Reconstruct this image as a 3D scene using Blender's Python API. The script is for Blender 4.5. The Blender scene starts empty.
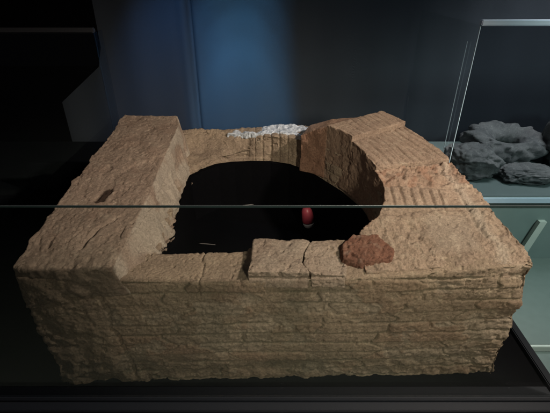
import bpy, bmesh, math, random
import numpy as np
from mathutils import Vector, Matrix
R = math.radians
random.seed(7)
scene = bpy.context.scene
C = scene.collection

# ------------------------------------------------------------------ camera, world, lamps, exposure
cam_d = bpy.data.cameras.new("camera")
cam_d.lens = 26.84
cam_d.sensor_width = 36
cam_d.clip_start = 0.02
cam_d.clip_end = 100
cam = bpy.data.objects.new("camera", cam_d)
C.objects.link(cam)
cam.location = (0, 0, 1.063)
cam.rotation_euler = (R(60), 0, 0)
scene.camera = cam

world = bpy.data.worlds.new("World")
scene.world = world
world.use_nodes = True
bg = world.node_tree.nodes["Background"]
bg.inputs[0].default_value = (0.55, 0.62, 0.8, 1)
bg.inputs[1].default_value = 0.012

scene.view_settings.view_transform = 'Standard'
scene.view_settings.look = 'None'
scene.view_settings.exposure = 0.0
scene.view_settings.gamma = 1.0
scene.render.engine = 'CYCLES'
scene.cycles.use_denoising = True
scene.cycles.max_bounces = 6
scene.cycles.transparent_max_bounces = 16


def aim(o, target):
    d = Vector(target) - Vector(o.location)
    o.rotation_euler = d.to_track_quat('-Z', 'Y').to_euler()


def spot(name, loc, target, energy, col, size_deg, blend, radius):
    l = bpy.data.lights.new(name, 'SPOT')
    l.energy = energy
    l.color = col
    l.spot_size = R(size_deg)
    l.spot_blend = blend
    l.shadow_soft_size = radius
    o = bpy.data.objects.new(name, l)
    C.objects.link(o)
    o.location = loc
    aim(o, target)
    return o


spot("ceiling_or_fill_spot", (1.35, 0.46, 1.80), (0.05, 1.05, 0.30), 212, (1.0, 0.87, 0.74), 90, 0.9, 0.06)
spot("ceiling_or_fill_spot", (0.70, -1.15, 1.50), (0.27, 0.85, 0.52), 170, (1.0, 0.92, 0.72), 44, 1.0, 0.12)  # unseen fill lamp added to light the front face
spot("ceiling_or_fill_spot", (-1.10, 0.10, 1.90), (0.20, 1.20, 0.40), 14, (1.0, 0.86, 0.76), 50, 1.0, 0.15)  # unseen weak fill added from the left for the arch interior
for tz, e, sz in ((0.95, 18.0, 38), (0.60, 50.0, 33), (0.30, 86.0, 29), (0.05, 110.0, 26)):
    spot("curtain_spot", (-0.22, 2.10, 1.75), (-0.235, 2.9, tz), e, (0.18, 0.60, 1.0), sz, 0.6, 0.02)
spot("curtain_spot", (-0.60, 2.20, 1.60), (-0.66, 2.9, 0.32), 48.0, (0.10, 0.42, 1.0), 48, 1.0, 0.05)
spot("wall_fill_spot", (0.60, 1.60, 2.3), (0.80, 3.0, 0.50), 17.0, (0.78, 0.90, 1.0), 60, 1.0, 0.25)  # unseen cool fill added to lift the right side of the backdrop
spot("back_spot", (0.05, 2.55, 1.7), (0.02, 1.74, 0.45), 19.0, (0.60, 0.78, 1.0), 18, 0.8, 0.03)
spot("case_lamp", (1.9, 2.25, 1.9), (1.75, 2.40, 0.0), 130.0, (0.95, 0.97, 1.0), 80, 0.8, 0.30)
spot("case_front_fill", (2.3, 0.7, 1.6), (1.7, 2.0, 0.0), 150.0, (0.76, 0.96, 0.90), 72, 0.9, 0.15)  # unseen fill added to brighten the right case, its bar and the floor


# ------------------------------------------------------------------ helpers


def tag(o, label=None, cat=None, group=None, kind=None):
    if label: o['label'] = label
    if cat: o['category'] = cat
    if group: o['group'] = group
    if kind: o['kind'] = kind
    return o


def empty(name, loc, label, cat, group=None):
    o = bpy.data.objects.new(name, None)
    C.objects.link(o)
    o.location = loc
    return tag(o, label, cat, group)


def link(name, me, mat, parent=None, smooth=False):
    o = bpy.data.objects.new(name, me)
    C.objects.link(o)
    if mat: me.materials.append(mat)
    if parent is not None:
        o.parent = parent
        pl = Matrix.Translation(parent.location)
        o.matrix_parent_inverse = pl.inverted()
    if smooth:
        me.polygons.foreach_set("use_smooth", [True] * len(me.polygons))
    return o


def bm_box(bm, lo, hi):
    x0, y0, z0 = lo
    x1, y1, z1 = hi
    v = [bm.verts.new(p) for p in ((x0, y0, z0), (x1, y0, z0), (x1, y1, z0), (x0, y1, z0),
                                   (x0, y0, z1), (x1, y0, z1), (x1, y1, z1), (x0, y1, z1))]
    for f in ((3, 2, 1, 0), (4, 5, 6, 7), (0, 1, 5, 4), (1, 2, 6, 5), (2, 3, 7, 6), (3, 0, 4, 7)):
        bm.faces.new([v[i] for i in f])


def boxes(name, bl, mat, parent=None, bevel=0.0):
    bm = bmesh.new()
    for lo, hi in bl:
        bm_box(bm, lo, hi)
    if bevel > 0:
        bmesh.ops.bevel(bm, geom=bm.edges[:], offset=bevel, segments=2, affect='EDGES')
    me = bpy.data.meshes.new(name)
    bm.to_mesh(me)
    bm.free()
    return link(name, me, mat, parent)


def strip_solid(bm, stations):
    """each station: (inner xy, outer xy, z bottom, z inner top, z outer top, [inner bottom xy])"""
    rows = []
    for s in stations:
        i, o, zb, zi, zo = s[:5]
        ib = s[5] if len(s) > 5 else i
        ob = s[6] if len(s) > 6 else o
        rows.append([bm.verts.new((ib[0], ib[1], zb)), bm.verts.new((ob[0], ob[1], zb)),
                     bm.verts.new((o[0], o[1], zo)), bm.verts.new((i[0], i[1], zi))])
    for a, b in zip(rows[:-1], rows[1:]):
        for k in range(4):
            bm.faces.new((a[k], a[(k + 1) % 4], b[(k + 1) % 4], b[k]))
    bm.faces.new(rows[0][::-1])
    bm.faces.new(rows[-1])


def hexa(bm, bottom, top):
    b = [bm.verts.new(p) for p in bottom]
    t = [bm.verts.new(p) for p in top]
    n = len(b)
    bm.faces.new(b[::-1])
    bm.faces.new(t)
    for k in range(n):
        bm.faces.new((b[k], b[(k + 1) % n], t[(k + 1) % n], t[k]))


# ---------------- numpy gradient noise
_rng = np.random.RandomState(11)
_perm = _rng.permutation(4096)
_g = _rng.normal(size=(4096, 3))
_g /= np.linalg.norm(_g, axis=1)[:, None]


def _h(ix, iy, iz):
    return _perm[(_perm[(_perm[ix & 4095] + iy) & 4095] + iz) & 4095]


def noise(p):
    i = np.floor(p).astype(np.int64)
    f = p - i
    u = f * f * f * (f * (f * 6 - 15) + 10)
    out = 0
    for dx in (0, 1):
        for dy in (0, 1):
            for dz in (0, 1):
                g = _g[_h(i[:, 0] + dx, i[:, 1] + dy, i[:, 2] + dz)]
                d = (g * (f - np.array((dx, dy, dz)))).sum(1)
                w = ((u[:, 0] if dx else 1 - u[:, 0]) * (u[:, 1] if dy else 1 - u[:, 1]) * (u[:, 2] if dz else 1 - u[:, 2]))
                out = out + d * w
    return out * 1.6


def fbm(p, f, octs=3, off=0.0, gain=0.5):
    r = 0
    a = 1.0
    for _ in range(octs):
        r = r + a * noise(p * f + off)
        f *= 2.07
        a *= gain
        off += 17.3
    return r


def sstep(a, b, x):
    t = np.clip((x - a) / (b - a), 0, 1)
    return t * t * (3 - 2 * t)


def seg_dist(px, py, pts):
    d = np.full(px.shape, 1e9)
    for (ax, ay), (bx, by) in zip(pts[:-1], pts[1:]):
        vx, vy = bx - ax, by - ay
        t = np.clip(((px - ax) * vx + (py - ay) * vy) / (vx * vx + vy * vy), 0, 1)
        d = np.minimum(d, np.hypot(px - ax - t * vx, py - ay - t * vy))
    return d


def masonry(name, bm, mat, parent, voxel, smooth, feat, rough=1.0):
    """solid(s) in bm -> fused fine mesh -> worn down and roughened surface"""
    bmesh.ops.recalc_face_normals(bm, faces=bm.faces[:])
    me = bpy.data.meshes.new(name + "_raw")
    bm.to_mesh(me)
    bm.free()
    o = bpy.data.objects.new(name + "_raw", me)
    C.objects.link(o)
    m = o.modifiers.new("r", 'REMESH')
    m.mode = 'VOXEL'
    m.voxel_size = voxel
    s = o.modifiers.new("s", 'SMOOTH')
    s.factor = 0.5
    s.iterations = smooth
    dg = bpy.context.evaluated_depsgraph_get()
    out = bpy.data.meshes.new_from_object(o.evaluated_get(dg))
    bpy.data.objects.remove(o)
    n = len(out.vertices)
    co = np.empty(n * 3)
    out.vertices.foreach_get("co", co)
    co = co.reshape(-1, 3)
    nr = np.empty(n * 3, dtype=np.float32)
    out.vertices.foreach_get("normal", nr)
    nr = nr.reshape(-1, 3).astype(float)
    d, vec, tint = feat(co, nr)
    # common weathering
    d = d + rough * (0.0024 * fbm(co, 14, 3, 3.1) + 0.0012 * fbm(co, 60, 3, 9.7) + 0.0014 * fbm(co, 150, 2, 31.0, 0.7))
    pits = sstep(0.46, 0.72, fbm(co, 42, 3, 77.0)) * 0.0055 + sstep(0.40, 0.75, fbm(co, 110, 2, 55.0)) * 0.0028
    d = d - rough * pits
    co2 = co + nr * d[:, None] + vec
    out.vertices.foreach_set("co", co2.ravel())
    att = out.color_attributes.new("tint", 'FLOAT_COLOR', 'POINT')
    cc = np.ones((n, 4))
    cc[:, :3] = np.clip(tint[:, :3], 0, 1)
    cc[:, 3] = np.clip(tint[:, 3], 0, 1) if tint.shape[1] > 3 else 0.0
    att.data.foreach_set("color", cc.ravel())
    out.update()
    ob = link(name, out, mat, parent, smooth=True)
    return ob


# ------------------------------------------------------------------ materials
def new_mat(name):
    m = bpy.data.materials.new(name)
    m.use_nodes = True
    nt = m.node_tree
    b = nt.nodes["Principled BSDF"]
    return m, nt, b


def simple(name, col, rough=0.6, metal=0.0, bump=0.0, scale=60, var=0.15, spec=0.5):
    m, nt, b = new_mat(name)
    N = nt.nodes
    L = nt.links
    tc = N.new("ShaderNodeTexCoord")
    no = N.new("ShaderNodeTexNoise")
    no.inputs["Scale"].default_value = scale
    no.inputs["Detail"].default_value = 6
    L.new(tc.outputs["Object"], no.inputs["Vector"])
    rp = N.new("ShaderNodeMapRange")
    rp.inputs["To Min"].default_value = 1 - var
    rp.inputs["To Max"].default_value = 1 + var
    L.new(no.outputs["Fac"], rp.inputs["Value"])
    mx = N.new("ShaderNodeVectorMath")
    mx.operation = 'SCALE'
    mx.inputs[0].default_value = col
    L.new(rp.outputs[0], mx.inputs["Scale"])
    L.new(mx.outputs[0], b.inputs["Base Color"])
    b.inputs["Roughness"].default_value = rough
    b.inputs["Metallic"].default_value = metal
    b.inputs["Specular IOR Level"].default_value = spec
    if bump:
        bp = N.new("ShaderNodeBump")
        bp.inputs["Strength"].default_value = 1
        bp.inputs["Distance"].default_value = bump
        L.new(no.outputs["Fac"], bp.inputs["Height"])
        L.new(bp.outputs[0], b.inputs["Normal"])
    return m


def brick_mat(name, base, dark, pale, stained=True):
    """old brick: tint.r = reddish clay, tint.g = paler tone, mortar included, tint.b = green-grey tone, algae and joint dirt included"""
    m, nt, b = new_mat(name)
    N = nt.nodes
    L = nt.links
    tc = N.new("ShaderNodeTexCoord")

    def tex(scale, detail, rough=0.6):
        t = N.new("ShaderNodeTexNoise")
        t.inputs["Scale"].default_value = scale
        t.inputs["Detail"].default_value = detail
        t.inputs["Roughness"].default_value = rough
        L.new(tc.outputs["Object"], t.inputs["Vector"])
        return t

    def mix(fac, a, c2, blend='MIX'):
        x = N.new("ShaderNodeMix")
        x.data_type = 'RGBA'
        x.blend_type = blend
        for s, val in (("Factor", fac), ("A", a), ("B", c2)):
            sock = [i for i in x.inputs if i.name == s and (i.type == ('VALUE' if s == "Factor" else 'RGBA'))][0]
            if isinstance(val, (tuple, float, int)):
                sock.default_value = val if not isinstance(val, tuple) else (*val, 1)
            else:
                L.new(val, sock)
        return [o for o in x.outputs if o.type == 'RGBA'][0]

    def ramp(src, a, bb):
        r = N.new("ShaderNodeMapRange")
        r.inputs["From Min"].default_value = a
        r.inputs["From Max"].default_value = bb
        L.new(src, r.inputs["Value"])
        return r.outputs[0]

    at = N.new("ShaderNodeAttribute")
    at.attribute_name = "tint"
    sp = N.new("ShaderNodeSeparateColor")
    L.new(at.outputs["Color"], sp.inputs[0])
    t1 = tex(7, 8)
    t2 = tex(38, 10, 0.7)
    t3 = tex(170, 8, 0.75)
    t4 = tex(620, 3, 0.7)
    c = mix(ramp(t1.outputs["Fac"], 0.35, 0.68), base, dark)
    c = mix(ramp(t2.outputs["Fac"], 0.52, 0.75), c, pale)
    c = mix(sp.outputs[0], c, (0.27, 0.135, 0.085))
    c = mix(sp.outputs[1], c, (0.42, 0.36, 0.29))
    c = mix(sp.outputs[2], c, (0.095, 0.095, 0.06))
    if stained: c = mix(at.outputs["Alpha"], c, (0.040, 0.022, 0.015))
    g = N.new("ShaderNodeMapRange")
    g.inputs["From Min"].default_value = 0.3
    g.inputs["From Max"].default_value = 0.7
    g.inputs["To Min"].default_value = 0.78
    g.inputs["To Max"].default_value = 1.25
    L.new(t3.outputs["Fac"], g.inputs["Value"])
    v = N.new("ShaderNodeVectorMath")
    v.operation = 'SCALE'
    L.new(c, v.inputs[0])
    L.new(g.outputs[0], v.inputs["Scale"])
    L.new(v.outputs[0], b.inputs["Base Color"])
    # pale and dark grains in the clay
    vo = N.new("ShaderNodeTexVoronoi")
    vo.inputs["Scale"].default_value = 210
    L.new(tc.outputs["Object"], vo.inputs["Vector"])
    sv = N.new("ShaderNodeSeparateColor")
    L.new(vo.outputs["Color"], sv.inputs[0])
    gr = N.new("ShaderNodeMapRange")
    gr.inputs["From Min"].default_value = 0.0
    gr.inputs["From Max"].default_value = 1.0
    gr.inputs["To Min"].default_value = 0.88
    gr.inputs["To Max"].default_value = 1.13
    L.new(sv.outputs[0], gr.inputs["Value"])
    v2 = N.new("ShaderNodeVectorMath")
    v2.operation = 'SCALE'
    L.new(v.outputs[0], v2.inputs[0])
    L.new(gr.outputs[0], v2.inputs["Scale"])
    L.new(v2.outputs[0], b.inputs["Base Color"])
    b.inputs["Roughness"].default_value = 0.93
    b.inputs["Specular IOR Level"].default_value = 0.2
    b1 = N.new("ShaderNodeBump")
    b1.inputs["Distance"].default_value = 0.0065
    L.new(t3.outputs["Fac"], b1.inputs["Height"])
    b2 = N.new("ShaderNodeBump")
    b2.inputs["Distance"].default_value = 0.0022
    L.new(t4.outputs["Fac"], b2.inputs["Height"])
    L.new(b1.outputs[0], b2.inputs["Normal"])
    L.new(b2.outputs[0], b.inputs["Normal"])
    return m


M_brick = brick_mat("old_brick", (0.34, 0.255, 0.18), (0.24, 0.178, 0.13), (0.44, 0.35, 0.25))
M_slab = brick_mat("slab_stone", (0.33, 0.245, 0.185), (0.24, 0.172, 0.13), (0.42, 0.335, 0.255))
M_arch = brick_mat("arch_clay", (0.36, 0.265, 0.195), (0.25, 0.18, 0.133), (0.45, 0.36, 0.27))
M_red = brick_mat("red_clay", (0.18, 0.082, 0.056), (0.11, 0.052, 0.038), (0.28, 0.17, 0.12))
M_plaster = simple("white_plaster", (0.34, 0.36, 0.39), 0.9, 0, 0.003, 60, 1.2)
M_black = simple("black_felt", (0.0028, 0.0028, 0.0034), 0.95, 0, 0, 60, 0.2, 0.02)
M_tray = simple("black_powder_coat", (0.003, 0.004, 0.006), 0.6, 0, 0.0002, 900, 0.2, 0.3)
M_rail = simple("dark_metal_rail", (0.005, 0.007, 0.011), 0.6, 0.0, 0.0002, 900, 0.2, 0.3)
M_alu = simple("brushed_aluminium", (0.50, 0.54, 0.60), 0.3, 0.9, 0, 200, 0.08)
M_dim = simple("dark_bronze_bar", (0.07, 0.07, 0.075), 0.4, 0.7, 0, 200, 0.1)
M_blue = simple("dark_curtain_cloth", (0.075, 0.090, 0.115), 0.85, 0, 0.0004, 500, 0.10)
M_navy = simple("navy_wall_paint", (0.030, 0.075, 0.17), 0.75, 0, 0.0008, 30, 0.10)
M_grey = simple("charcoal_wall_paint", (0.060, 0.070, 0.085), 0.8, 0, 0.0008, 30, 0.10)
M_floor = simple("grey_floor", (0.16, 0.20, 0.185), 0.35, 0, 0.0004, 25, 0.12)
M_line = simple("pale_edging_and_reflection", (0.55, 0.60, 0.55), 0.5, 0, 0, 25, 0.08)
M_strip = simple("grey_trim", (0.36, 0.42, 0.39), 0.5, 0, 0, 25, 0.08)
M_plinth = simple("grey_green_plinth", (0.20, 0.26, 0.25), 0.5, 0, 0, 12, 0.12)
M_ledge = simple("pale_blue_edging", (0.42, 0.52, 0.62), 0.4, 0, 0, 20, 0.06)
M_bar = simple("satin_steel", (0.72, 0.80, 0.92), 0.5, 0.1, 0, 20, 0.06)
M_stone = brick_mat("grey_limestone", (0.36, 0.36, 0.355), (0.20, 0.205, 0.21), (0.52, 0.52, 0.50), False)


def glass_mat(name, tint, refl=1.0):
    m = bpy.data.materials.new(name)
    m.use_nodes = True
    nt = m.node_tree
    N = nt.nodes
    L = nt.links
    N.remove(N["Principled BSDF"])
    tr = N.new("ShaderNodeBsdfTransparent")
    tr.inputs[0].default_value = (*tint, 1)
    gl = N.new("ShaderNodeBsdfGlossy")
    gl.inputs["Roughness"].default_value = 0.01
    gl.inputs["Color"].default_value = (refl, refl, refl, 1)
    lw = N.new("ShaderNodeLayerWeight")
    lw.inputs["Blend"].default_value = 0.5
    pw_ = N.new("ShaderNodeMath")
    pw_.operation = 'POWER'
    L.new(lw.outputs["Facing"], pw_.inputs[0])
    pw_.inputs[1].default_value = 5
    fr = N.new("ShaderNodeMath")
    fr.operation = 'MULTIPLY_ADD'
    L.new(pw_.outputs[0], fr.inputs[0])
    fr.inputs[1].default_value = 0.9
    fr.inputs[2].default_value = 0.03
    mx = N.new("ShaderNodeMixShader")
    L.new(fr.outputs[0], mx.inputs[0])
    L.new(tr.outputs[0], mx.inputs[1])
    L.new(gl.outputs[0], mx.inputs[2])
    L.new(mx.outputs[0], N["Material Output"].inputs[0])
    return m


M_glass = glass_mat("clear_glass", (0.965, 0.975, 0.97))
M_matte_glass = glass_mat("low_reflection_glass", (0.93, 0.94, 0.95), 0.2)
M_dim_glass = glass_mat("dimming_case_glass", (0.66, 0.68, 0.69))  # tint added only to dim the stones behind this pane
M_edge = simple("dark_glass_edge", (0.012, 0.02, 0.02), 0.15)
M_edge_lit = simple("lit_glass_edge", (0.70, 0.85, 0.95), 0.35)  # lit look of the glass edges painted into the pale colour

# ------------------------------------------------------------------ the room
FZ = -0.5
tag(boxes("floor", [((-6, -4, FZ - 0.1), (6, 6, FZ))], M_floor), kind="structure")
tag(boxes("floor_platform", [((0.95, 1.35, FZ), (6, 3.0, FZ + 0.03))], M_floor, None, 0.002), kind="structure")
tag(boxes("platform_edging", [((0.95, 1.335, FZ), (6, 1.3485, FZ + 0.034))], M_line, None, 0.002), kind="structure")
# back wall: charcoal wall, with two painted wall boards standing on it
tag(boxes("back_wall", [((-6, 3.0, FZ), (6, 3.15, 3.2))], M_grey), kind="structure")
# dark cloth curtain with a soft upright fold
bm = bmesh.new()
cols = []
for k in range(601):
    x = -3.20 + 6.0 * k / 600
    y = 2.90 + 0.030 * math.exp(-((x + 0.553) / 0.016) ** 2) - 0.012 * math.exp(-((x + 0.60) / 0.03) ** 2) + 0.006 * math.sin(x * 9) + 0.004 * math.sin(x * 23 + 1)
    cols.append([bm.verts.new((x, y + 0.004 * math.sin(zz * 5 + x * 3), zz)) for zz in (FZ + 0.02, 0.0, 0.4, 0.8, 1.2, 1.8, 2.6)])
for p, q in zip(cols[:-1], cols[1:]):
    for k in range(6):
        bm.faces.new((p[k], q[k], q[k + 1], p[k + 1]))
bmesh.ops.solidify(bm, geom=bm.faces[:], thickness=0.003)
me = bpy.data.meshes.new("wall_curtain")
bm.to_mesh(me)
bm.free()
w = link("wall_curtain", me, M_blue, None, smooth=True)
tag(w, "dark wall curtain behind the ruin, lit blue in its middle", "curtain")
# black partition behind the left case, added to keep it dark; the cut imitates a reflection
bm = bmesh.new()
P = [(-3.2, FZ), (-1.50, FZ), (-1.50, 0.255), (-1.19, 0.495), (-1.15, 0.62), (-1.13, 2.6), (-3.2, 2.6)]
hexa(bm, [(x, 2.87, z) for x, z in P], [(x, 2.855, z) for x, z in P])
me = bpy.data.meshes.new("masking")
bm.to_mesh(me)
bm.free()
w = link("masking_panel", me, M_black)
tag(w, "matt black partition panel added behind the left glass case to darken it", "panel")

# ------------------------------------------------------------------ plinth and tray
pl = empty("display_plinth", (0, 1.2, FZ), "low black display plinth with a tray rim under the brick ruin", "plinth")
boxes("base", [((-1.35, 0.735, FZ), (0.815, 2.05, -0.075))], M_tray, pl, 0.004)
boxes("tray_floor", [((-1.34, 0.775, -0.074), (0.80, 2.03, -0.004))], M_black, pl)
boxes("front_rail", [((-1.36, 0.700, -0.074), (0.79, 0.728, 0.006)), ((-1.36, 0.7285, -0.073), (0.79, 0.7725, 0.014))], M_rail, pl, 0.003)
boxes("front_lip", [((-1.36, 0.672, -0.09), (0.83, 0.699, -0.022))], M_rail, pl, 0.004)
boxes("side_rail", [((0.802, 0.73, -0.073), (0.828, 2.05, 0.012))], M_rail, pl, 0.003)
boxes("back_rail", [((-1.35, 2.031, -0.073), (0.80, 2.06, 0.16))], M_tray, pl, 0.003)
for x in (0.70, 0.02, -0.62):
    bm = bmesh.new()
    bmesh.ops.create_cone(bm, cap_ends=True, segments=20, radius1=0.0055, radius2=0.0042, depth=0.003,
                          matrix=Matrix.Translation((x, 0.686, -0.0205)))
    me = bpy.data.meshes.new("screw")
    bm.to_mesh(me)
    bm.free()
    link("screw", me, M_alu, pl)

# ------------------------------------------------------------------ the brick ruin
root = empty("brick_ruin", (0, 1.2, 0), "weathered tan brick ruin with a dark D shaped opening, on the black tray", "masonry ruin")

# outline of the ring, clockwise from the front left corner: (inner xy, outer xy, zb, z inner, z outer)
HOLE = [(-0.335, 0.925), (-0.346, 1.05), (-0.350, 1.20), (-0.360, 1.38), (-0.368, 1.53), (-0.32, 1.595), (-0.263, 1.65),
        (-0.19, 1.675), (-0.111, 1.685), (-0.022, 1.685), (0.066, 1.655), (0.13, 1.60), (0.186, 1.53), (0.269, 1.396), (0.318, 1.266),
        (0.330, 1.166), (0.325, 1.06), (0.29, 0.99), (0.23, 0.95), (0.10, 0.945), (-0.066, 0.940), (-0.07, 0.925)]
OUT = [(-0.635, 0.795), (-0.64, 0.95), (-0.645, 1.15), (-0.65, 1.35), (-0.65, 1.60), (-0.60, 1.75), (-0.37, 1.775),
       (-0.25, 1.79), (-0.17, 1.79), (-0.05, 1.80), (0.11, 1.81), (0.20, 1.76), (0.30, 1.70), (0.455, 1.62), (0.53, 1.50),
       (0.575, 1.30), (0.605, 1.12), (0.645, 0.99), (0.662, 0.825), (0.25, 0.812), (-0.06, 0.808), (-0.25, 0.802)]
ZI = [.378, .37, .36, .35, .34, .35, .355,
      .36, .39, .440, .445, .45, .46, .46, .46,
      .46, .45, .43, .41, .40, .378, .378]
ZO = [.40, .40, .40, .40, .42, .435, .438,
      .440, .442, .445, .447, .455, .47, .47, .47,
      .46, .45, .44, .418, .382, .376, .376]
bm = bmesh.new()
n = len(HOLE)
rows = []
for k in range(n):
    i, o = HOLE[k], OUT[k]
    rows.append([bm.verts.new((i[0], i[1], -0.02)), bm.verts.new((o[0], o[1], -0.02)),
                 bm.verts.new((o[0], o[1], ZO[k])), bm.verts.new((i[0], i[1], ZI[k]))])
for a in range(n):
    A, B = rows[a], rows[(a + 1) % n]
    for k in range(4):
        bm.faces.new((A[k], A[(k + 1) % 4], B[(k + 1) % 4], B[k]))

CR_LEFT = [(-0.455, 0.43), (-0.456, 0.349), (-0.440, 0.27), (-0.445, 0.224), (-0.420, 0.13), (-0.415, 0.03)]
_brick_rng = np.random.RandomState(5)
_boff = _brick_rng.uniform(-1, 1, (64, 64))


def courses(u, z, seed=0.0, h=0.0375):
    """worn brick courses seen on an upright face; u runs along the wall. returns (relief, mortar mask, per-brick random)"""
    p = np.stack([u * 2.2, z * 0 + seed, z * 3.0], 1)
    zz = z + 0.005 * noise(p) + 0.0018 * noise(p * 6.1)
    c = np.floor(zz / h)
    fz = zz / h - c
    dz = np.minimum(fz, 1 - fz) * h
    L = 0.20
    sh = _boff[(c.astype(int) + 7) % 64, 3] * 0.5 * L
    uu = (u + sh) / L + 0.22 * noise(np.stack([z * 30, u * 5, z * 0 + 2], 1))
    b = np.floor(uu)
    fu = uu - b
    du = np.minimum(fu, 1 - fu) * L
    rnd = _boff[(c.astype(int) + 20) % 64, (b.astype(int) + 30) % 64]
    keep = sstep(-0.25, 0.25, noise(np.stack([u * 5, z * 9 + 4, z * 0 + seed], 1)))
    keepv = sstep(-0.2, 0.1, noise(np.stack([u * 6, z * 14 + 9, z * 0 + seed], 1)))
    m = np.maximum(np.exp(-(dz / 0.0030) ** 2) * (0.12 + 0.88 * keep), np.exp(-(du / 0.0035) ** 2) * keepv)
    return m, rnd


def f_body(co, nr):
    x, y, z = co.T
    front = sstep(0.45, 0.8, -nr[:, 1]) * (y < 0.9)
    top = sstep(0.5, 0.8, nr[:, 2])
    side = np.clip(1 - front - top, 0, 1)
    m, rnd = courses(x, z, 0.0)
    ms, rs = courses(y + 0.7, z, 5.0)
    keep_ = ~((x > -0.11) & (x < 0.14) & (y > 1.6))
    ms = ms * keep_
    rs = rs * keep_
    nf = fbm(co, 6, 3, 12)
    left = 1 - sstep(-0.47, -0.43, x)                       # rubble end left of the crack
    brick = front * (1 - left)
    d = brick * (-0.0058 * m + 0.0026 * rnd + 0.002 * nf)
    d += side * (-0.010 * ms + 0.006 * rs + 0.010 * nf)
    # patches where the brick face has spalled away
    sp = sstep(0.25, 0.40, fbm(co * np.array((1.0, 1, 1.5)), 8, 4, 41))
    d -= brick * sp * (0.0022 + 0.0024 * fbm(co, 60, 3, 4))
    # crumbled, set-back foot
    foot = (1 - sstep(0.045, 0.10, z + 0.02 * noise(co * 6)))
    d -= (front + side) * foot * (0.006 + 0.006 * fbm(co, 28, 3, 8))
    # rubble end: big lumps
    lump = left * (front + side)
    d += lump * (0.012 * fbm(co, 8, 3, 22) + 0.004 * fbm(co, 30, 2, 5))
    # fissure on the front between rubble end and bricks
    wob = 0.012 * noise(np.stack([z * 25, x * 0 + 1, x * 0], 1)) + 0.005 * noise(np.stack([z * 90, x * 0 + 4, x * 0], 1))
    cd = seg_dist(x + wob, z, CR_LEFT)
    d -= front * np.exp(-(cd / 0.005) ** 2) * 0.010 * (0.4 + 0.6 * sstep(-0.3, 0.2, noise(co * 20)))
    # small joint on the left part of the front ledge
    for cx, w in ((-0.195, 0.004), (0.14, 0.003)):
        cdx = np.abs(x - cx - 0.008 * noise(np.stack([y * 30, z * 30, x * 0 + cx], 1)))
        d -= np.exp(-(cdx / (w * 0.7)) ** 2) * 0.005 * (y < 0.94) * (z > 0.33)
    # right-hand end: eroded vertical corner
    rt = sstep(0.52, 0.64, x)
    d += rt * (0.012 * fbm(co, 9, 3, 61) - 0.004)
    d = np.where((side > 0.5) & (np.hypot(x, y - 1.28) < 0.46) & (z < 0.34) & (y > 0.95), 0, d)
    # upright bricks on edge in the back of the arch
    ub = (x > -0.09) * (x < 0.12) * (y > 1.6) * (nr[:, 1] < 0.3)
    ph = (x + 0.09) / 0.036
    fu = ph - np.floor(ph)
    d -= ub * np.exp(-(np.minimum(fu, 1 - fu) * 0.036 / 0.004) ** 2) * 0.006
    # broken slope at the back left
    bl = (x < -0.10) * (y > 1.5)
    d += bl * 0.014 * fbm(co, 11, 3, 19)
    tint = np.zeros((len(x), 3))
    tint[:, 0] = brick * (1 - sp) * sstep(0.3, 0.9, rnd) * 0.22 + 0.22 * sstep(0.35, 0.7, fbm(co, 8, 2, 90)) * front
    tint[:, 1] = brick * sp * 0.25
    al = sstep(-0.1, 0.55, fbm(co, 4.5, 3, 14)) * np.exp(-((x + 0.02) / 0.28) ** 2)
    tint[:, 2] = front * (0.34 * al + 0.25 * foot + 0.12 * (1 - sstep(-0.52, -0.40, x))) + brick * m * 0.45  # algae and joint dirt, plus a darker foot and left end
    return d, 0, tint


masonry("masonry_body", bm, M_brick, root, 0.0030, 8, f_body, 0.9)

# left slab, lying lengthwise, battered inner face
bm = bmesh.new()
hexa(bm,
     [(-0.650, 0.792, 0.30), (-0.372, 0.800, 0.340), (-0.318, 0.935, 0.365), (-0.322, 1.15, 0.29), (-0.345, 1.40, 0.29), (-0.340, 1.60, 0.29), (-0.375, 1.70, 0.33), (-0.665, 1.71, 0.33)],
     [(-0.650, 0.800, 0.435), (-0.392, 0.782, 0.434), (-0.392, 0.935, 0.449), (-0.390, 1.15, 0.469), (-0.392, 1.40, 0.494), (-0.394, 1.60, 0.513), (-0.412, 1.69, 0.530), (-0.640, 1.705, 0.530)])


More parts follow.
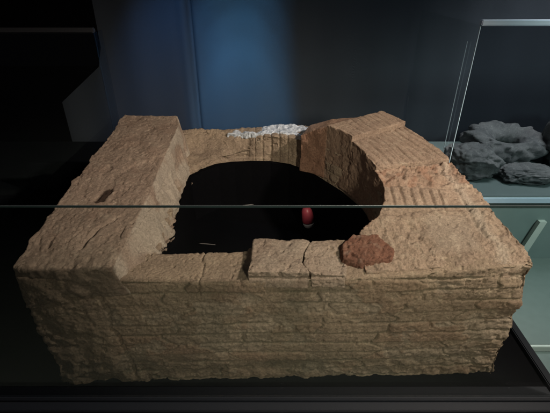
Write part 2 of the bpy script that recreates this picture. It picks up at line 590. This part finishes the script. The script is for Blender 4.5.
def f_slab(co, nr):
    x, y, z = co.T
    top = sstep(0.6, 0.85, nr[:, 2])
    inner = sstep(0.4, 0.8, nr[:, 0])
    outer = sstep(0.3, 0.7, -nr[:, 0])
    d = 0.003 * fbm(co * np.array((1.6, 0.7, 1)), 9, 3, 2)
    # shallow chips and scars on the top
    ch = sstep(0.30, 0.38, fbm(co * np.array((1.5, 0.8, 1)), 24, 4, 66))
    d -= top * ch * 0.0026
    d -= top * sstep(0.2, 0.3, fbm(co * np.array((1.4, 0.8, 1)), 11, 4, 36)) * 0.0022
    d -= top * np.exp(-(fbm(co * np.array((1.6, 0.6, 1)), 16, 3, 136) / 0.05) ** 2) * 0.0018 * sstep(0, 0.3, fbm(co, 8, 2, 6))
    # oblong dark socket
    cdx = seg_dist(x, y, [(-0.530, 1.080), (-0.518, 1.125)])
    soc = 1 - sstep(0.013, 0.018, cdx + 0.004 * noise(co * 60))
    d -= top * soc * 0.005
    # long scratch running to the front
    cd = seg_dist(x + 0.008 * noise(np.stack([y * 22, y * 0, y * 0], 1)), y, [(-0.455, 0.99), (-0.49, 0.93), (-0.505, 0.865)])
    d -= top * np.exp(-(cd / 0.005) ** 2) * 0.008
    # hollow near the far end
    cd = np.hypot(x + 0.485, y - 1.58)
    d -= top * (1 - sstep(0.02, 0.06, cd)) * (0.004 + 0.006 * np.abs(fbm(co, 35, 2, 3)))
    # inner face: scalloped breaks
    d += inner * (0.007 * fbm(co * np.array((1, 1, 0.7)), 13, 3, 27) - 0.010 * sstep(0.1, 0.35, np.abs(noise(co * np.array((10, 14, 10)) + 5)) * (z < 0.44)))
    d += outer * 0.012 * fbm(co, 10, 3, 44)
    fr = (1 - sstep(0.80, 0.87, y))
    d += fr * (1 - sstep(-0.46, -0.42, x)) * 0.010 * fbm(co, 14, 3, 71)
    # worn front shoulder on the outer corner
    vec = np.zeros_like(co)
    w = (1 - sstep(0.78, 0.92, y)) * (1 - sstep(-0.60, -0.42, x)) * sstep(0.36, 0.43, z)
    vec[:, 2] -= w * 0.012
    tint = np.zeros((len(x), 4))
    tint[:, 0] = 0.10 * sstep(0.2, 0.5, fbm(co, 10, 2, 9))
    tint[:, 1] = inner * 0.75 * sstep(-0.3, 0.3, fbm(co, 9, 2, 15) + 0.25)  # inner face paler in uneven patches
    tint[:, 2] = np.maximum(0.25 * (1 - sstep(0.80, 0.95, y)) * (1 - sstep(-0.42, -0.38, x)), 0)
    tint[:, 3] = 0.95 * soc * (nr[:, 2] > 0.3) * (z > 0.4)
    return d, vec, tint


masonry("side_slab", bm, M_slab, root, 0.0034, 2, f_slab, 0.65)

# right arch wall: broken zone, ridged brick and the front right shoulder
bm = bmesh.new()
strip_solid(bm, [
    ((0.318, 1.20), (0.588, 1.26), 0.25, 0.512, 0.508),
    ((0.329, 1.13), (0.604, 1.17), 0.25, 0.500, 0.492),
    ((0.325, 1.06), (0.622, 1.08), 0.25, 0.478, 0.470),
    ((0.293, 1.00), (0.642, 1.00), 0.25, 0.455, 0.455),
    ((0.235, 0.955), (0.652, 0.92), 0.25, 0.430, 0.440),
    ((0.232, 0.825), (0.660, 0.832), 0.25, 0.393, 0.417)])


def f_arch(co, nr):
    x, y, z = co.T
    top = sstep(0.5, 0.85, nr[:, 2])
    inner = sstep(0.2, 0.6, -nr[:, 0]) * (x < 0.45)
    front = sstep(0.5, 0.8, -nr[:, 1]) * (y < 0.88)
    # broken orange zone
    oz = sstep(1.115, 1.135, y - 0.10 * (x - 0.45) + 0.012 * noise(co * 20)) * (y < 1.3)
    d = top * oz * (0.012 * fbm(co, 22, 3, 14) - 0.004)
    # ridged brick: grooves across
    rz = sstep(1.03, 1.045, y) * (1 - sstep(1.105, 1.12, y))
    k = (x - 0.335) / 0.030
    fk = k - np.floor(k)
    gm = (x > 0.34) * (x < 0.50)
    d -= top * rz * gm * (0.0085 * np.exp(-((fk - 0.5) / 0.16) ** 2))
    d -= top * np.exp(-((y - 1.120 - 0.006 * noise(co * 18)) / 0.005) ** 2) * 0.008
    d -= top * np.exp(-((y - 1.028 - 0.008 * noise(co * 12)) / 0.005) ** 2) * 0.006
    # seam between core and outer skin
    sx = 0.562 + 0.022 * noise(np.stack([y * 14, y * 0, y * 0], 1)) + 0.008 * noise(co * 40) + 0.10 * (1.05 - y)
    d -= top * np.exp(-((x - sx) / 0.006) ** 2) * 0.006 * sstep(0.86, 0.95, y) * sstep(-0.3, 0.3, noise(co * 18 + 3))
    d += top * sstep(0, 0.006, x - sx) * (0.004 + 0.006 * fbm(co, 24, 3, 77)) * sstep(0.88, 0.98, y)
    # smooth cement apron with a ragged border
    ap = sstep(0.86, 0.9, y) * (1 - sstep(0.99, 1.02, y)) * sstep(0.40, 0.44, x + 0.02 * noise(co * 20)) * (1 - sstep(0.53, 0.56, x))
    d += top * (1 - ap) * (1 - rz) * (0.006 * fbm(co, 30, 4, 23, 0.65) - 0.002)
    bd = seg_dist(x + 0.01 * noise(co * 25), y, [(0.345, 1.02), (0.385, 0.965), (0.42, 0.90), (0.455, 0.85)])
    d -= top * np.exp(-(bd / 0.010) ** 2) * 0.006 * sstep(-0.3, 0.3, noise(co * 25 + 9))
    m, rnd = courses(x, z, 0.0)
    d += front * (-0.004 * m + 0.002 * rnd)
    rt = sstep(0.56, 0.64, x)
    d += rt * (0.011 * fbm(co, 12, 3, 61))
    d += inner * 0.006 * fbm(co, 16, 2, 6)
    tint = np.zeros((len(x), 3))
    tint[:, 0] = top * oz * (0.20 + 0.35 * sstep(-0.1, 0.4, fbm(co, 30, 2, 71))) + inner * 0.35
    tint[:, 1] = top * 0.5 * np.exp(-((x - sx - 0.012) / 0.018) ** 2) + 0.25 * top * ap
    return d, 0, tint


masonry("arch_wall", bm, M_arch, root, 0.0034, 3, f_arch, 0.75)


# individual arch bricks behind
def f_brick(kind, axis, spacing, depth, red_in=0.45, seed=0):
    ax = Vector(axis).normalized()

    def f(co, nr):
        x, y, z = co.T
        top = sstep(0.6, 0.85, nr[:, 2])
        u = x * (-ax.y) + y * ax.x
        k = u / spacing + 0.5 * noise(np.stack([x * 7 + seed, y * 7, z * 0], 1))
        fk = k - np.floor(k)
        am = 0.4 + 0.6 * sstep(-0.3, 0.3, noise(np.stack([np.floor(k) * 3.3, u * 0 + seed, (x * ax.x + y * ax.y) * 5], 1)))
        d = -top * am * depth * np.exp(-((fk - 0.5) / 0.14) ** 2)
        inner = sstep(0.2, 0.6, 1 - nr[:, 2]) * ((nr[:, 0] < 0.2) & (nr[:, 1] < 0.3))
        d += (1 - top) * 0.004 * fbm(co, 14, 3, 6 + seed)
        cz = np.abs(((z + 0.004 * noise(co * 14)) % 0.055) - 0.027)
        d -= inner * np.exp(-(cz / 0.004) ** 2) * 0.002 * sstep(0, 0.3, noise(co * 12))
        d += inner * 0.002 * fbm(co, 30, 3, 16 + seed)
        tint = np.zeros((len(x), 3))
        tint[:, 0] = inner * red_in * 0.5 + (0.40 if kind == 'dark' else 0.05)
        return d, 0, tint
    return f


def quad_brick(name, inner, outer, zb, zi, zo, fn, label=None, smooth=3, mat=None):
    bm = bmesh.new()
    strip_solid(bm, [(i, o, zb, a, b) for i, o, a, b in zip(inner, outer, zi, zo)])
    ob = masonry(name, bm, mat or M_arch, root, 0.0030, smooth, fn, 0.42)
    if label: ob['label'] = label
    return ob


quad_brick("arch_brick", [(0.104, 1.575), (0.15, 1.545), (0.198, 1.503)], [(0.150, 1.70), (0.24, 1.69), (0.40, 1.655)], 0.33,
           (0.484, 0.516, 0.546), (0.486, 0.515, 0.540), f_brick('dark', (1, -0.6), 0.03, 0.002, 0.7, 2), "rounded dark reddish arch brick", 7)
quad_brick("arch_brick", [(0.200, 1.503), (0.241, 1.443), (0.272, 1.372)], [(0.435, 1.640), (0.470, 1.580), (0.500, 1.520)], 0.33,
           (0.552, 0.555, 0.556), (0.568, 0.566, 0.562), f_brick('tan', (0.35, -1.0), 0.026, 0.0040, 0.45, 5), "topmost flat tan arch brick", 2)
quad_brick("arch_brick", [(0.272, 1.3715), (0.300, 1.300), (0.320, 1.195)], [(0.499, 1.518), (0.540, 1.425), (0.588, 1.270)], 0.33,
           (0.538, 0.534, 0.520), (0.544, 0.535, 0.518), f_brick('tan', (0.42, -1.0), 0.027, 0.0075, 0.45, 9), "long arch brick with finger grooves", 2)


# coping tiles on the front wall
def f_tile(co, nr):
    x, y, z = co.T
    d = 0.003 * fbm(co, 22, 3, 51)
    fr = sstep(0.4, 0.8, -nr[:, 1])
    d -= fr * 0.006 * np.exp(-((z - 0.386) / 0.004) ** 2)
    tint = np.zeros((len(x), 3))
    tint[:, 1] = 0.20 + 0.2 * fbm(co, 12, 2, 3)
    return d, 0, tint


bm = bmesh.new()
hexa(bm, [(-0.068, 0.806, 0.355), (0.087, 0.806, 0.355), (0.074, 0.85, 0.355), (0.082, 0.90, 0.355), (0.102, 0.955, 0.355), (-0.062, 0.957, 0.355)],
     [(-0.068, 0.810, 0.407), (0.089, 0.808, 0.406), (0.069, 0.85, 0.406), (0.077, 0.90, 0.406), (0.099, 0.952, 0.406), (-0.060, 0.955, 0.408)])
masonry("coping_tile", bm, M_slab, root, 0.003, 3, f_tile, 0.8)['label'] = "squared pale coping tile"
bm = bmesh.new()
hexa(bm, [(0.093, 0.806, 0.355), (0.178, 0.806, 0.355), (0.200, 0.90, 0.355), (0.195, 0.955, 0.355), (0.108, 0.955, 0.355), (0.088, 0.90, 0.355), (0.080, 0.85, 0.355)],
     [(0.091, 0.812, 0.400), (0.178, 0.814, 0.388), (0.200, 0.90, 0.396), (0.195, 0.950, 0.402), (0.102, 0.952, 0.404), (0.080, 0.90, 0.403), (0.072, 0.85, 0.402)])
masonry("coping_tile", bm, M_slab, root, 0.003, 5, f_tile, 1.1)['label'] = "cracked rounded coping tile"

# broken red brick
bm = bmesh.new()
hexa(bm, [(0.172, 0.858, 0.37), (0.225, 0.845, 0.37), (0.300, 0.846, 0.37), (0.322, 0.880, 0.37), (0.300, 0.960, 0.37), (0.205, 0.962, 0.37), (0.172, 0.92, 0.37)],
     [(0.176, 0.864, 0.408), (0.225, 0.850, 0.411), (0.300, 0.850, 0.412), (0.318, 0.888, 0.420), (0.284, 0.943, 0.431), (0.214, 0.946, 0.430), (0.184, 0.915, 0.419)])


def f_red(co, nr):
    x, y, z = co.T
    d = 0.004 * fbm(co, 20, 3, 91) + 0.002 * fbm(co, 70, 2, 9)
    tint = np.zeros((len(x), 3))
    tint[:, 0] = 0.25
    tint[:, 1] = 0.2 * sstep(0.25, 0.55, fbm(co, 32, 3, 3))
    return d, 0, tint


masonry("red_brick", bm, M_red, root, 0.003, 4, f_red, 1.0)['label'] = "broken dark red brick"

# crumbling white plaster along the back rim
bm = bmesh.new()
strip_solid(bm, [((x, y0 - 0.03), (x + 0.01, y1 - 0.012), 0.415, z0 - 0.016, z1 - 0.019) for x, y0, y1, z0, z1 in
                 [(-0.21, 1.770, 1.785, 0.449, 0.451), (-0.16, 1.760, 1.793, 0.453, 0.458), (-0.10, 1.750, 1.80, 0.457, 0.463), (-0.04, 1.742, 1.80, 0.460, 0.469),
                  (0.02, 1.738, 1.802, 0.464, 0.480), (0.07, 1.72, 1.80, 0.466, 0.478), (0.115, 1.69, 1.79, 0.468, 0.476), (0.14, 1.69, 1.77, 0.462, 0.47)]])


def f_crust(co, nr):
    d = 0.010 * fbm(co, 16, 3, 7, 0.5) - 0.002 + 0.0035 * fbm(co, 70, 2, 2)
    tint = np.zeros((len(co), 3))
    return d, 0, tint


masonry("plaster_crust", bm, M_plaster, root, 0.0025, 2, f_crust, 0.6)

# black liner added so the opening stays as dark as shade
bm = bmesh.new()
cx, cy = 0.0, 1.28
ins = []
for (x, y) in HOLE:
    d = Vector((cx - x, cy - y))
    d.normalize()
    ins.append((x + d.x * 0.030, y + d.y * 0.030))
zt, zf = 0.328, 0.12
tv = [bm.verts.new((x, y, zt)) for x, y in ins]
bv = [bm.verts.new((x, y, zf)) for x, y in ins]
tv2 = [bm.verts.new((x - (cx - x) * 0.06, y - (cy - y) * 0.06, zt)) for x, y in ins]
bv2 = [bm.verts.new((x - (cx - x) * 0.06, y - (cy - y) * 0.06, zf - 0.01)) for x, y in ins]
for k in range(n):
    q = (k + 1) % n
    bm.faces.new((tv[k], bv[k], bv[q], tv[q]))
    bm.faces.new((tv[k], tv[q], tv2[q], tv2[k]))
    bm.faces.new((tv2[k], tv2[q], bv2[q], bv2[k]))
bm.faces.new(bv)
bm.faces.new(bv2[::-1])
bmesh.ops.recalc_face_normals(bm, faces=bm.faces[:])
me = bpy.data.meshes.new("opening_blackout")
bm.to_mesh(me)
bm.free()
link("opening_blackout", me, M_black, root)


# ------------------------------------------------------------------ red and white glass reflection, built as a solid in the opening
def lathe(name, prof, mat, parent, loc, rot=None, seg=32):
    bm = bmesh.new()
    rings = []
    for r, z in prof:
        rings.append([bm.verts.new((r * math.cos(6.28318 * k / seg), r * math.sin(6.28318 * k / seg), z)) for k in range(seg)])
    for a, b in zip(rings[:-1], rings[1:]):
        for k in range(seg):
            bm.faces.new((a[k], a[(k + 1) % seg], b[(k + 1) % seg], b[k]))
    bm.faces.new(rings[0][::-1])
    bm.faces.new(rings[-1])
    if rot: bmesh.ops.transform(bm, matrix=rot, verts=bm.verts[:])
    bmesh.ops.translate(bm, vec=loc, verts=bm.verts[:])
    me = bpy.data.meshes.new(name)
    bm.to_mesh(me)
    bm.free()
    return link(name, me, mat, parent, smooth=True)


M_streak = simple("reflection_grey", (0.16, 0.15, 0.14), 0.6, 0, 0, 200, 0.2)
M_fred = simple("reflection_red", (0.42, 0.06, 0.09), 0.4, 0, 0, 40, 0.2)
M_fwhite = simple("reflection_white", (0.75, 0.74, 0.74), 0.4, 0, 0, 40, 0.05)
fl = empty("red_reflection", (0.15, 1.45, 0.12), "solid red and white stand-in for a reflection in the front glass", "reflection")
rt = Matrix.Rotation(R(-10), 4, 'Y')
pw = [(0.002, 0.0), (0.010, 0.0015), (0.017, 0.006), (0.021, 0.013), (0.0235, 0.022), (0.0242, 0.030)]
prd = [(0.0243, 0.0301), (0.0246, 0.038), (0.0240, 0.06), (0.021, 0.085), (0.015, 0.098), (0.008, 0.104), (0.002, 0.106)]
lathe("red_reflection_body", prd, M_fred, fl, (0.145, 1.45, 0.123), rt)
lathe("white_reflection_tip", pw, M_fwhite, fl, (0.145, 1.45, 0.123), rt)

for (x, y, ang, lab) in ((-0.168, 1.63, 14, "pale reflection streak built as a thin solid, nearer the back of the opening"), (-0.325 + 0.02, 1.335, -8, "pale reflection streak built as a thin solid, nearer the left slab")):  # thin solids imitating reflection streaks in the glass
    sl = lathe("reflection_streak", [(0.0003, 0.0), (0.0018, 0.012), (0.0024, 0.035), (0.0016, 0.060), (0.0003, 0.072)], M_streak, None, (0, 0, 0), Matrix.Rotation(R(90), 4, 'Y'), 10)
    sl.data.transform(Matrix.Translation((x, y, 0.1235)) @ Matrix.Rotation(R(ang), 4, 'Z'))
    tag(sl, lab, "reflection_streak", "pale reflection streaks in the opening")

# ------------------------------------------------------------------ front glass pane
g = empty("glass_screen", (0, 0.74, 0.0), "upright clear glass screen standing in front of the brick ruin", "glass panel")
GT = 0.636
boxes("pane", [((-1.34, 0.7365, 0.0145), (0.785, 0.7435, GT - 0.0015))], M_glass, g)
boxes("polished_edge", [((-1.34, 0.7365, GT - 0.0012), (0.785, 0.7435, GT))], M_edge, g)
boxes("edge_glint", [((-1.34, 0.7436, GT - 0.0014), (0.785, 0.7443, GT + 0.0002))], M_alu, g)  # thin bright strip standing in for the glint on the glass edge

# ------------------------------------------------------------------ glass cases
def rock(name, loc, size, seed, parent=None, label=None, cat=None, group=None, mat=None, rotz=0):
    bm = bmesh.new()
    bmesh.ops.create_icosphere(bm, subdivisions=5, radius=1)
    r_ = np.array([v.co[:] for v in bm.verts])
    rg_ = np.abs(fbm(r_, 1.8, 3, seed + 40))
    nn = r_ * (1 + 0.22 * fbm(r_, 1.3, 3, seed) - 0.30 * rg_ + 0.05 * fbm(r_, 7, 4, seed, 0.7))[:, None]
    q = np.sign(nn) * np.abs(nn) ** 0.8
    for v, c in zip(bm.verts, q):
        v.co = (c[0] * size[0], c[1] * size[1], max(c[2], -0.75) * size[2] + size[2] * 0.75)
    bmesh.ops.rotate(bm, matrix=Matrix.Rotation(rotz, 3, 'Z'), verts=bm.verts[:])
    bmesh.ops.translate(bm, vec=loc, verts=bm.verts[:])
    me = bpy.data.meshes.new(name)
    bm.to_mesh(me)
    bm.free()
    o = link(name, me, mat or M_stone, parent, smooth=True)
    if label: tag(o, label, cat, group)
    return o


cr = empty("display_case", (1.8, 2.4, FZ), "tall clear glass display case with a bright top bar, to the right of the ruin", "display case")
X0, Y0, X1, Y1, ZT, ZB = 0.925, 2.0, 2.9, 2.85, 0.845, -0.03
boxes("plinth", [((X0 + 0.02, Y0 + 0.02, FZ), (X1, Y1, ZB - 0.041))], M_plinth, cr, 0.004)
boxes("shelf", [((X0, Y0 - 0.01, ZB - 0.04), (X1, Y1, ZB))], M_plinth, cr, 0.003)
boxes("shelf_edge", [((X0, Y0 - 0.024, ZB - 0.028), (X1, Y0 - 0.011, ZB + 0.004))], M_ledge, cr, 0.002)
boxes("front_pane", [((X0, Y0, ZB + 0.001), (X1, Y0 + 0.008, ZT))], M_dim_glass, cr)
boxes("side_pane", [((X0, Y0 + 0.009, ZB + 0.001), (X0 + 0.008, Y1, ZT))], M_glass, cr)
boxes("corner_edge", [((X0 - 0.003, Y0 - 0.003, ZB + 0.002), (X0 - 0.0002, Y0 + 0.006, ZT))], M_edge_lit, cr)
boxes("corner_edge", [((X0 - 0.002, Y0 + 0.10, ZB + 0.002), (X0 - 0.0002, Y0 + 0.105, ZT - 0.08))], M_edge_lit, cr)
boxes("top_bar", [((X0 - 0.004, Y0 - 0.014, ZT + 0.001), (X1, Y0 + 0.016, ZT + 0.026))], M_bar, cr, 0.004)

bm = bmesh.new()  # solid pale strip imitating a reflection on the plinth
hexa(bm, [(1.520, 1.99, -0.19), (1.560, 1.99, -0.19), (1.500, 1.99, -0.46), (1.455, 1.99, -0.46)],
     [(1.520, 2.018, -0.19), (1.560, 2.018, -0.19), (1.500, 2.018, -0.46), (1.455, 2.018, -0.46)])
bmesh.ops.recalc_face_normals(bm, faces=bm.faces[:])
me = bpy.data.meshes.new("reflection_strip")
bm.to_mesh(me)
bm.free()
link("reflection_strip", me, M_line, cr)
GS = "pale stone fragments inside the right glass case"
rock("stone_fragment", (1.20, 2.33, ZB), (0.17, 0.16, 0.10), 3.0, None, "low pale stone fragment against the near left corner of the case", "stone", GS)
rock("stone_fragment", (1.50, 2.22, ZB), (0.17, 0.10, 0.05), 31.0, None, "flattest pale stone fragment, lying in front of the hollow one", "stone", GS)
rock("stone_fragment", (1.93, 2.42, ZB), (0.22, 0.22, 0.26), 17.0, None, "biggest rounded stone fragment, right of the hollow one", "stone", GS)
# hollow stone: a ring open to the front
bm = bmesh.new()
nu, nv = 72, 28
pts = []
for a_ in range(nu):
    for b_ in range(nv):
        A_, B_ = 2 * math.pi * a_ / nu, 2 * math.pi * b_ / nv
        rr = 0.155 + 0.075 * math.cos(B_)
        pts.append((rr * math.cos(A_) * 1.15, rr * math.sin(A_) * 0.9, 0.070 * math.sin(B_)))
pa = np.array(pts)
pa = pa * (1 + 0.24 * fbm(pa, 7, 4, 5.0, 0.6) - 0.2 * np.abs(fbm(pa, 11, 2, 8.0)))[:, None]
vs = [bm.verts.new(p) for p in pa]
for a_ in range(nu):
    for b_ in range(nv):
        bm.faces.new((vs[a_ * nv + b_], vs[((a_ + 1) % nu) * nv + b_], vs[((a_ + 1) % nu) * nv + (b_ + 1) % nv], vs[a_ * nv + (b_ + 1) % nv]))
bmesh.ops.rotate(bm, matrix=Matrix.Rotation(R(10), 3, 'X'), verts=bm.verts[:])
bmesh.ops.translate(bm, vec=(1.52, 2.56, ZB + 0.10), verts=bm.verts[:])
bmesh.ops.recalc_face_normals(bm, faces=bm.faces[:])
me = bpy.data.meshes.new("stone_fragment")
bm.to_mesh(me)
bm.free()
tag(link("stone_fragment", me, M_stone, None, True), "hollow ring shaped stone fragment with a dark middle", "stone", GS)

cl = empty("display_case", (-1.8, 2.4, FZ), "dark unlit glass display case to the left of the ruin", "display case")
XL = -0.82
boxes("plinth", [((-2.9, Y0 + 0.02, FZ), (XL - 0.02, Y1, ZB - 0.041))], M_tray, cl, 0.004)
boxes("shelf", [((-2.9, Y0 - 0.01, ZB - 0.04), (XL, Y1, ZB))], M_tray, cl, 0.003)
boxes("front_pane", [((-2.9, Y0, ZB + 0.001), (XL, Y0 + 0.008, ZT - 0.03))], M_glass, cl)
boxes("side_pane", [((XL - 0.008, Y0 + 0.009, ZB + 0.001), (XL, Y0 + 0.10, ZT - 0.03))], M_matte_glass, cl)
boxes("top_bar", [((-2.9, Y0 - 0.014, ZT - 0.029), (XL + 0.004, Y0 + 0.016, ZT - 0.008))], M_dim, cl, 0.004)
